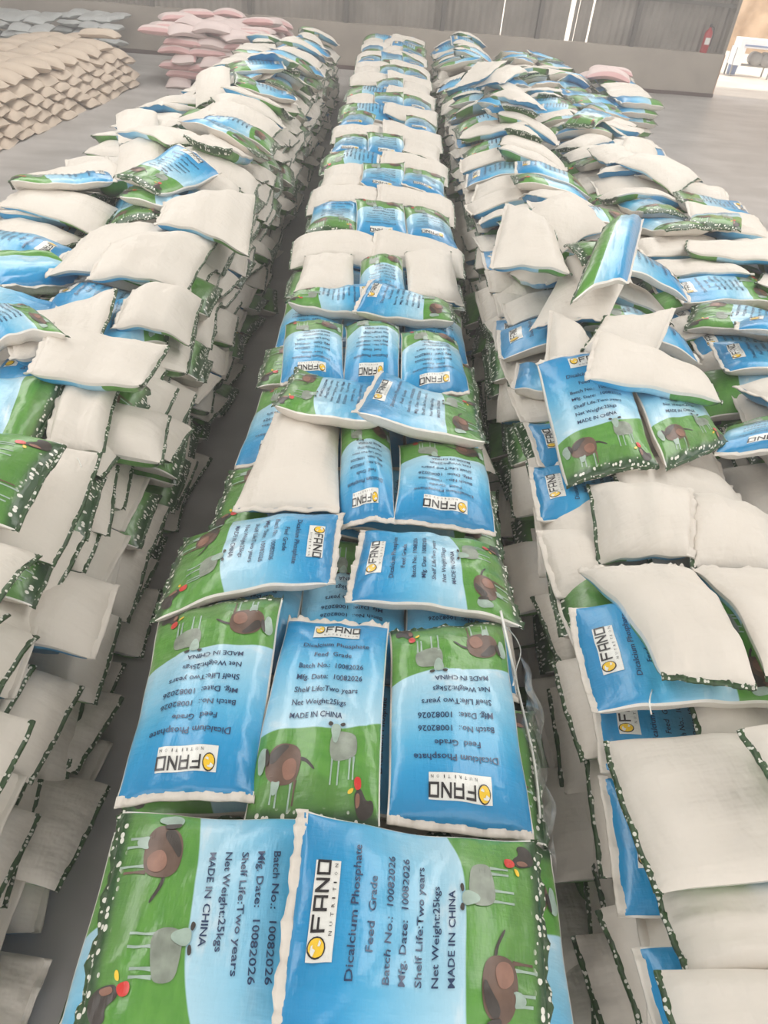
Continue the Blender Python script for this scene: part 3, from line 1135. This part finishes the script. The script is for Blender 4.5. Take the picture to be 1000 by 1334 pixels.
# --- doorway-side row, placed by sight
D = DOOR
hero([(640, 352), (652, 314), (716, 322), (742, 360)], 'down', 'lozenge-shaped white-backed sack at the narrow aisle edge of the doorway-side row', zone=D, z=1.42)
hero([(684, 440), (676, 480), (775, 502), (770, 455)], 'up', 'printed sack under the two small white-backed sacks of the doorway-side row', zone=D, z=1.27)
hero([(806, 404), (818, 344), (776, 336), (744, 396)], 'up', 'printed sack tilted on its side with blue end beside a white sack', zone=D, z=[1.36, 1.40, 1.52, 1.48])
hero([(722, 470), (722, 398), (792, 404), (796, 462)], 'down', 'small-looking white-backed sack partly under another white one, blue strip beside it', zone=D, z=1.40)
hero([(872, 412), (846, 470), (762, 446), (792, 400)], 'down', 'white-backed sack with blue underside just behind the long white sack', zone=D, z=1.46)
hero([(805, 470), (905, 492), (950, 572), (866, 614)], 'up', 'printed sack with green animal end, outer of the pair under the long white sack', zone=D, z=1.34)
hero([(700, 468), (812, 470), (862, 598), (748, 600)], 'up', 'printed sack with green animal end, narrow-aisle one of the pair under the long white sack', zone=D, z=1.38)
hero([(764, 500), (774, 456), (925, 488), (940, 522)], 'down', 'long white-backed sack lying diagonally over a pair of printed sacks', zone=D, z=1.48)
hero([(1060, 600), (925, 600), (950, 545), (1040, 545)], 'up', 'upside-down printed sack with label at the picture edge beside the green pair', zone=D, z=1.32)
hero([(1010, 655), (1020, 760), (902, 742), (896, 634)], 'down', 'white-backed sack with wavy edge at picture side, behind the big diagonal pair', zone=D, z=1.38)
hero([(896, 636), (896, 728), (790, 714), (772, 616)], 'down', 'white-backed sack with dark daisy hem along the narrow aisle, behind the diagonal white sack', zone=D, z=1.38)
hero([(782, 918), (750, 786), (985, 800), (1040, 938)], 'up', 'printed sack with label reading bottom to top, pinned under two diagonal white-backed sacks', zone=D, z=1.34)
hero([(905, 742), (1060, 748), (1120, 905), (990, 892)], 'down', 'smooth white-backed sack leaning beside the diagonal white sack at picture edge', zone=D, z=1.44)
hero([(766, 714), (896, 730), (982, 896), (862, 880)], 'down', 'big diagonal white-backed sack lying over the label of a printed sack', zone=D, z=1.48)
hero([(1290, 1300), (1330, 1450), (905, 1420), (868, 1256)], 'down', 'white-backed sack lowest in the picture on the doorway-side row', zone=D, z=1.27)
hero([(1200, 1160), (1250, 1290), (908, 1262), (864, 1130)], 'down', 'white-backed sack with a blue sliver under its near edge, doorway-side row', zone=D, z=1.30)
hero([(1110, 965), (1230, 1175), (868, 1150), (802, 946)], 'down', 'large smooth white-backed sack with long daisy hem facing the narrow aisle', zone=D, z=1.40)
hero([(1180, 950), (1260, 1060), (1000, 1035), (962, 956)], 'down', 'white-backed sack corner poking in at picture edge over the large smooth sack', zone=D, z=1.46)

# ------------------------------------------------------------------ which sacks show, and how large
def visible_counts(sacks, W_=300, H_=400):
    vs, fs, own = [], [], []
    b = 0
    for n, s in enumerate(sacks):
        _, _, up, lo = s.grids(8, 10)
        for G in (up, lo):
            f = s.quads(8, 10, False)
            vs.append(G.reshape(-1, 3))
            fs.append(f + b)
            own.append(np.full(len(f), n))
            b += 99
    V = np.concatenate(vs)
    F = np.concatenate(fs)
    O = np.concatenate(own)
    tree = BVHTree.FromPolygons(V.tolist(), F.tolist())
    cnt = np.zeros(len(sacks), int)
    o = Vector(CAM)
    for j in range(H_):
        for i in range(W_):
            d = RW @ np.array([(i + .5) * 1000 / W_ - 500, -((j + .5) * 1334 / H_ - 667), -FPX])
            hit = tree.ray_cast(o, Vector(d))
            if hit[2] is not None:
                cnt[O[hit[2]]] += 1
    return cnt


cnt = visible_counts(SACKS)
for s, c in zip(SACKS, cnt):
    s.count = int(c)
order = sorted(range(len(SACKS)), key=lambda i: -SACKS[i].count)
ONE = [SACKS[i] for i in order[:300] if SACKS[i].count > 0]
REST = [SACKS[i] for i in order[300:]]
print('SACKS', len(SACKS), 'visible', int((cnt > 0).sum()), 'least of the 300:', ONE[-1].count, 'pixels of the rest', sum(s.count for s in REST))

TENS = ['', '', 'twenty', 'thirty', 'forty', 'fifty', 'sixty', 'seventy']
ORD = ['zeroth', 'first', 'second', 'third', 'fourth', 'fifth', 'sixth', 'seventh', 'eighth', 'ninth', 'tenth', 'eleventh', 'twelfth', 'thirteenth',
       'fourteenth', 'fifteenth', 'sixteenth', 'seventeenth', 'eighteenth', 'nineteenth']


def ordinal(n):
    if n < 20:
        return ORD[n]
    if n % 10 == 0:
        return TENS[n // 10][:-1] + 'ieth'
    return TENS[n // 10] + '-' + ORD[n % 10]


LAYER_WORD = ['top', 'second', 'third', 'fourth', 'fifth', 'sixth', 'seventh', 'eighth', 'ninth', 'tenth']


def label_all(sacks):
    byk = {}
    for s in sacks:
        if s.hero:
            s.label, s.group = s.hero, 'feed sacks on top of the ' + s.zone
            continue
        look = 'white-backed' if s.face == 'down' else 'printed'
        if s.zone.endswith('face'):
            key = (s.zone, s.layer, look)
        else:
            key = (s.zone, 'loose' if s.layer < 0 else s.layer, look)
        byk.setdefault(key, []).append(s)
    for (zone, layer, look), v in byk.items():
        v.sort(key=lambda s: s.c[1])
        for n, s in enumerate(v):
            o = ordinal(n + 1)
            if zone.endswith('face'):
                row = zone[:-5]
                if row == 'corner stack':
                    s.label = f'{o} {look} sack from the camera end, {LAYER_WORD[layer]} layer down, corner stack by open floor'
                    s.group = 'sacks of the corner stack'
                    continue
                s.label = f'{o} {look} sack from the camera end, {LAYER_WORD[layer]} layer down the {row} aisle side'
                s.group = f'sack ends along the side of the {row}'
            elif layer == 'loose':
                s.label = f'{o} {look} sack from camera end among those loose on top of {row_name(zone)}'
                s.group = f'feed sacks on top of the {zone}'
            elif layer == 1:
                s.label = f'{o} {look} sack from the camera end in second layer of {row_name(zone)}'
                s.group = f'second layer of the {zone}'
            else:
                s.label = f'{o} {look} sack from the camera end in unbroken top layer of {row_name(zone)}'
                s.group = f'feed sacks on top of the {zone}'


def row_name(z):
    return 'the ' + z


label_all(ONE)

PRINT_MATS = [M[k] for k in SLOT]


def build_sack(s):
    d = float(np.linalg.norm(np.array([s.c[0], s.c[1], 1.2]) - CAM))
    c = s.count
    if c > 250:
        nu, nv, lev = (36, 56, 0) if c > 1200 else (24, 38, 0)
    elif c > 60:
        nu, nv, lev = 14, 22, 1
    else:
        nu, nv, lev = 9, 13, 2
    if s.zone.endswith('face') or s.layer == 1:
        lev = None if c < 60 else lev
        if s.zone.endswith('face') and not s.zone.startswith(MID):
            lev = None if getattr(s, 'foot_out', True) else (None if lev is None else max(lev, 1))
    (wv, wf), (pv, pf, pm, puv), up = s.pieces(nu, nv, lev)
    org = np.array([s.c[0], s.c[1], float(wv[:, 2].min())])
    root = link_mesh('feed_sack', wv, wf, [M['white']], origin=org)
    tag(root, s.label, 'sack', s.group)
    link_mesh('printed_face', pv - org, pf, PRINT_MATS, pm, puv, parent=root)
    for e, m in ((1, 'white'), (-1, 'daisy')):
        hv, hf = s.hem(up, e)
        link_mesh('sewn_hem', hv - org, hf, [M[m]], parent=root)
    return root


for s in ONE:
    s.root = build_sack(s)

# the many smaller ones far back and inside the piles
vs, fs, mi, uvs, b = [], [], [], [], 0
for s in REST:
    big = s.count > 0
    (wv, wf), (pv, pf, pm, puv), up = s.pieces(7 if big else 6, 10 if big else 8, 2 if s.count > 8 else None)
    vs += [wv, pv]
    fs += [tuple(b + k for k in f) for f in wf]
    mi += [len(SLOT)] * len(wf)
    uvs += [np.zeros((len(wv), 2)), puv]
    b += len(wv)
    fs += [tuple(b + k for k in f) for f in pf]
    mi += pm
    b += len(pv)
    if big:
        for e, m in ((1, len(SLOT)), (-1, len(SLOT) + 1)):
            hv, hf = s.hem(up, e)
            vs.append(hv)
            uvs.append(np.zeros((len(hv), 2)))
            fs += [tuple(b + k for k in f) for f in hf]
            mi += [m] * len(hf)
            b += len(hv)
o = link_mesh('distant_feed_sacks', np.concatenate(vs), fs, PRINT_MATS + [M['white'], M['daisy']], mi, np.concatenate(uvs))
tag(o, 'the smaller printed and white-backed feed sacks further back and inside the long rows', 'sacks', None, 'stuff')

# ------------------------------------------------------------------ other sacks along the far side
def pillow_mesh(name, L, Wd_, T, mats, seed, stripe=False):
    r = np.random.default_rng(seed)
    nu, nv = 8, 12
    s, t = np.meshgrid(axis_nodes(nu), axis_nodes(nv))
    ph = r.uniform(0, 6, 6)
    pr = np.clip(1 - np.abs(s) ** 3, 0, 1) ** .5 * np.clip(1 - np.abs(t) ** 4, 0, 1) ** .5
    x = t * L / 2 * (1 - .03 * s * s)
    y = s * Wd_ / 2 * (.95 + .05 * np.abs(t) ** 3)
    bend = -0.05 * t * t + 0.015 * np.sin(3 * t + ph[0]) + 0.012 * np.sin(3 * s + ph[1])
    lump = 1 + .10 * np.sin(3 * t + ph[2]) * np.sin(2.4 * s + ph[3])
    up = np.stack([x, y, bend + T * .5 * pr * lump], -1).reshape(-1, 3)
    lo = np.stack([x, y, bend - T * .5 * pr], -1).reshape(-1, 3)
    k = np.arange((nu + 1) * (nv + 1)).reshape(nv + 1, nu + 1)
    f = np.stack([k[:-1, :-1], k[:-1, 1:], k[1:, 1:], k[1:, :-1]], -1).reshape(-1, 4)
    F = f[:, ::-1].tolist() + (f + len(up)).tolist()
    me = bpy.data.meshes.new(name)
    me.from_pydata(np.concatenate([up, lo]).tolist(), [], F)
    for m in mats:
        me.materials.append(m)
    mi_ = np.zeros(len(F), np.int32)
    if stripe:
        col = np.tile(np.arange(nu), nv)
        edge = ((col < 1) | (col >= nu - 1)).astype(np.int32)
        mi_ = np.concatenate([edge, np.ones(len(f), np.int32) * edge])
    me.polygons.foreach_set('material_index', mi_)
    me.polygons.foreach_set('use_smooth', np.ones(len(F), bool))
    return me


BEIGE = [pillow_mesh('woven_sack', .86, .60, .20, [M['beige']], k) for k in range(5)]
PINK = [pillow_mesh('striped_sack', .95, .62, .22, [M['pink'], M['rose']], 20 + k, k != 2) for k in range(4)]
GREY = [pillow_mesh('shaded_feed_sack', .86, .52, .16, [M['shade_grey']], 40 + k) for k in range(4)]


def lay(name, meshes, x, y, z, ang, tilt, label, cat, group):
    o = bpy.data.objects.new(name, U.choice(meshes))
    COL.objects.link(o)
    o.location = (x, y, z)
    o.rotation_euler = (U.uniform(-.06, .06), tilt, ang)
    tag(o, label, cat, group)
    return o


# beige heap: ends towards the open strip of floor
nb = {}
for k in range(5):
    z = 0.10 + 0.150 * k
    n = 0
    y = 11.2 + (0.3 if k % 2 else 0)
    while y < 20.0:
        n += 1
        lay('woven_sack', BEIGE, -7.02 + 0.07 * (y - 13.3) - 0.045 * k + U.uniform(-.04, .04), y, z, U.uniform(-.12, .12), U.uniform(.02, .14),
            f'beige woven sack, {ordinal(n)} from the camera end, {ordinal(k + 1)} course up from the floor', 'sack', 'beige sacks in the side of the woven-sack heap')
        y += 0.60
n = 0
for i in range(3):
    y = 11.0 + 0.2 * i
    while y < 20.2:
        n += 1
        lay('woven_sack', BEIGE, -7.25 - 0.7 * i + 0.06 * (y - 13.3), y, 0.86 + 0.03 * math.sin(y * 1.7 + i) + (0.16 if U.random() < .12 else 0), U.uniform(-.5, .5), U.uniform(-.06, .06),
            f'beige woven sack on top of heap, {ordinal(i + 1)} line from its face, {ordinal(int((y - 10.9) / .6) + 1)} along', 'sack', 'beige sacks on top of the woven-sack heap')
        y += 0.62

# pinkish striped heap behind it
for k in range(6):
    z = 0.11 + 0.165 * k
    for i in range(3):
        lay('striped_sack', PINK, -5.25 + 0.72 * i + (0.15 if k % 2 else 0), 20.35 + 0.03 * k, z, math.pi / 2 + U.uniform(-.1, .1) if k % 3 == 0 else U.uniform(-.1, .1), U.uniform(-.05, .05),
            f'rose-edged pale sack in the front of the striped heap, {ordinal(k + 1)} course up, {ordinal(i + 1)} along', 'sack', 'striped sacks in the front of the heap')
    for j in range(6):
        lay('striped_sack', PINK, -3.7 + 0.1 * j - 0.03 * k + U.uniform(-.05, .05), 20.9 + 0.64 * j, z, U.uniform(-.15, .15), U.uniform(.0, .12),
            f'rose-edged pale sack in the striped heap side, {ordinal(k + 1)} course up, {ordinal(j + 1)} from its corner', 'sack', 'striped sacks in the side of the heap')
for i in range(4):
    for j in range(6):
        lay('striped_sack', PINK, -5.7 + 0.66 * i + 0.08 * j, 20.5 + 0.64 * j, 1.10 + U.uniform(0, .06) + (0.15 if U.random() < .25 else 0), U.uniform(-.6, .6), U.uniform(-.08, .08),
            f'pale sack on top of the striped heap, {ordinal(j + 1)} row back, {ordinal(i + 1)} across', 'sack', 'sacks on top of the striped heap')

for k, (x, y) in enumerate(((4.75, 18.1), (4.95, 18.75), (4.85, 19.4))):
    i, j = hidx(np.array(x), np.array(y))
    lay('striped_sack', PINK, x, y, float(HM[i, j]) + 0.07, U.uniform(-.2, .2), 0.0,
        f'pinkish sack lying on the corner stack by the open floor, {ordinal(k + 1)} from the camera end', 'sack', 'pinkish sacks on the corner stack')

# feed sacks of the far corner, their shade painted in as grey
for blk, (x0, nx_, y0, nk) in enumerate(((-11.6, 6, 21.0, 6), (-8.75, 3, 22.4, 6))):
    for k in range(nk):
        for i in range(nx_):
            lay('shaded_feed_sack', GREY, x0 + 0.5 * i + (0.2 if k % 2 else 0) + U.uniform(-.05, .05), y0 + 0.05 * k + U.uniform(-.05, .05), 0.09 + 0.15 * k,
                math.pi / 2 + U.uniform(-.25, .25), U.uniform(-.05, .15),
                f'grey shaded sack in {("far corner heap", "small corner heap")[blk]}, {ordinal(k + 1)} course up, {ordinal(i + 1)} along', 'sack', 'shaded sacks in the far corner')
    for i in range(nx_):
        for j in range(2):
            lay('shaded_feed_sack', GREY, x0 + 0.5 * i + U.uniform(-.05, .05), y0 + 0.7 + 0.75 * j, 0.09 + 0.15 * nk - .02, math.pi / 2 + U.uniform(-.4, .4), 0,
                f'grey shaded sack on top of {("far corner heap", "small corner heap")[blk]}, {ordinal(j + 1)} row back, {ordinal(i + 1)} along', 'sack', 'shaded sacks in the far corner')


def top_at(px, py, z, lift=0.006):
    p = unproject(px, py, z)
    for _ in range(4):
        i, j = hidx(np.array(p[0]), np.array(p[1]))
        p = unproject(px, py, float(HM[i, j]) + lift)
    return [float(c) for c in p]


def thread(words_, pts, r=0.0035, z=1.4):
    root = next(s.root for s in ONE if s.hero and words_ in s.hero)
    P = [top_at(a, b, z) for a, b in pts]
    Q = []
    for i in range(len(P) - 1):                       # smooth run
        p0, p1, p2, p3 = (np.array(P[max(i - 1, 0)]), np.array(P[i]), np.array(P[i + 1]), np.array(P[min(i + 2, len(P) - 1)]))
        for k in range(6):
            t = k / 6
            Q.append(0.5 * ((2 * p1) + (-p0 + p2) * t + (2 * p0 - 5 * p1 + 4 * p2 - p3) * t * t + (-p0 + 3 * p1 - 3 * p2 + p3) * t ** 3))
    Q.append(np.array(P[-1]))
    mb = MB()
    mb.tube([tuple(q - np.array(root.location)) for q in Q], r, 6)
    mb.build('loose_thread', M['label'], root, True)


thread('edged', [(0, 0)]) if False else None
thread('white thread along its edge', [(652, 796), (664, 850), (676, 905), (690, 965), (698, 1010), (703, 1066)], 0.006)
thread('white thread along its edge', [(655, 812), (672, 832), (678, 850), (672, 872), (668, 893)], 0.003)
thread('pinned under two', [(864, 876), (852, 892), (846, 912), (848, 930)], 0.003)
thread('topmost at the aisle edge', [(86, 588), (100, 596), (106, 608)], 0.003)

# clear stretch film hanging off the near corner of the middle row
fm = NT('clear_film')
tr = fm.n('ShaderNodeBsdfTransparent')
gl = fm.n('ShaderNodeBsdfGlossy')
gl.inputs['Roughness'].default_value = 0.12
df = fm.n('ShaderNodeBsdfTranslucent')
df.inputs['Color'].default_value = (0.9, 0.9, 0.9, 1)
mx = fm.n('ShaderNodeMixShader'); mx.inputs[0].default_value = 0.45
fm.t.links.new(gl.outputs[0], mx.inputs[1]); fm.t.links.new(df.outputs[0], mx.inputs[2])
mx2 = fm.n('ShaderNodeMixShader')
nn = fm.noise(fm.scaled(fm.obj(), (9.0, 9.0, 3.0)), 1.5, 3.0)
fm.put(mx2.inputs[0], fm.math('MULTIPLY', fm.step(nn, 0.35, 0.7), 0.5))
fm.t.links.new(tr.outputs[0], mx2.inputs[1]); fm.t.links.new(mx.outputs[0], mx2.inputs[2])
fm.t.links.new(mx2.outputs[0], fm.t.nodes['Material Output'].inputs['Surface'])
fm.t.nodes.remove(fm.p)
g = np.random.default_rng(3)
na, nb_ = 26, 18
vs, fs = [], []
for i in range(na + 1):
    for k in range(nb_ + 1):
        a_, b_ = i / na, k / nb_
        x = 0.69 + 0.13 * b_ ** 0.7 + 0.020 * math.sin(9 * a_ + 5 * b_) + 0.012 * math.sin(23 * a_ - 7 * b_)
        y = 1.12 + 0.75 * a_ + 0.03 * math.sin(6 * b_ + 3 * a_)
        z = 1.30 - 0.55 * b_ * (0.75 + 0.25 * math.sin(4 * a_ + 1)) + 0.02 * math.sin(11 * a_)
        vs.append((x, y, z))
for i in range(na):
    for k in range(nb_):
        q = i * (nb_ + 1) + k
        fs.append((q, q + nb_ + 1, q + nb_ + 2, q + 1))
fo = link_mesh('plastic_film', vs, fs, [fm.m], origin=(0.75, 1.5, 0.9))
tag(fo, 'crumpled clear plastic film hanging into the narrow aisle from the middle row', 'plastic film')

# added haze volume, washes out the far end as lens glare does
a = NT('glare_volume')
vsx = a.n('ShaderNodeVolumeScatter')
vsx.inputs['Color'].default_value = (1.0, 0.98, 0.96, 1)
vsx.inputs['Density'].default_value = 0.013
vsx.inputs['Anisotropy'].default_value = 0.2
a.t.links.new(vsx.outputs[0], a.t.nodes['Material Output'].inputs['Volume'])
a.t.nodes.remove(a.p)
mb = MB(); mb.box(-14, 14, -3.0, 22.7, 0.02, 7.1)
tag(mb.build('glare_haze', a.m), 'faint haze added through the hall to stand for lens glare', 'haze', None, 'stuff')
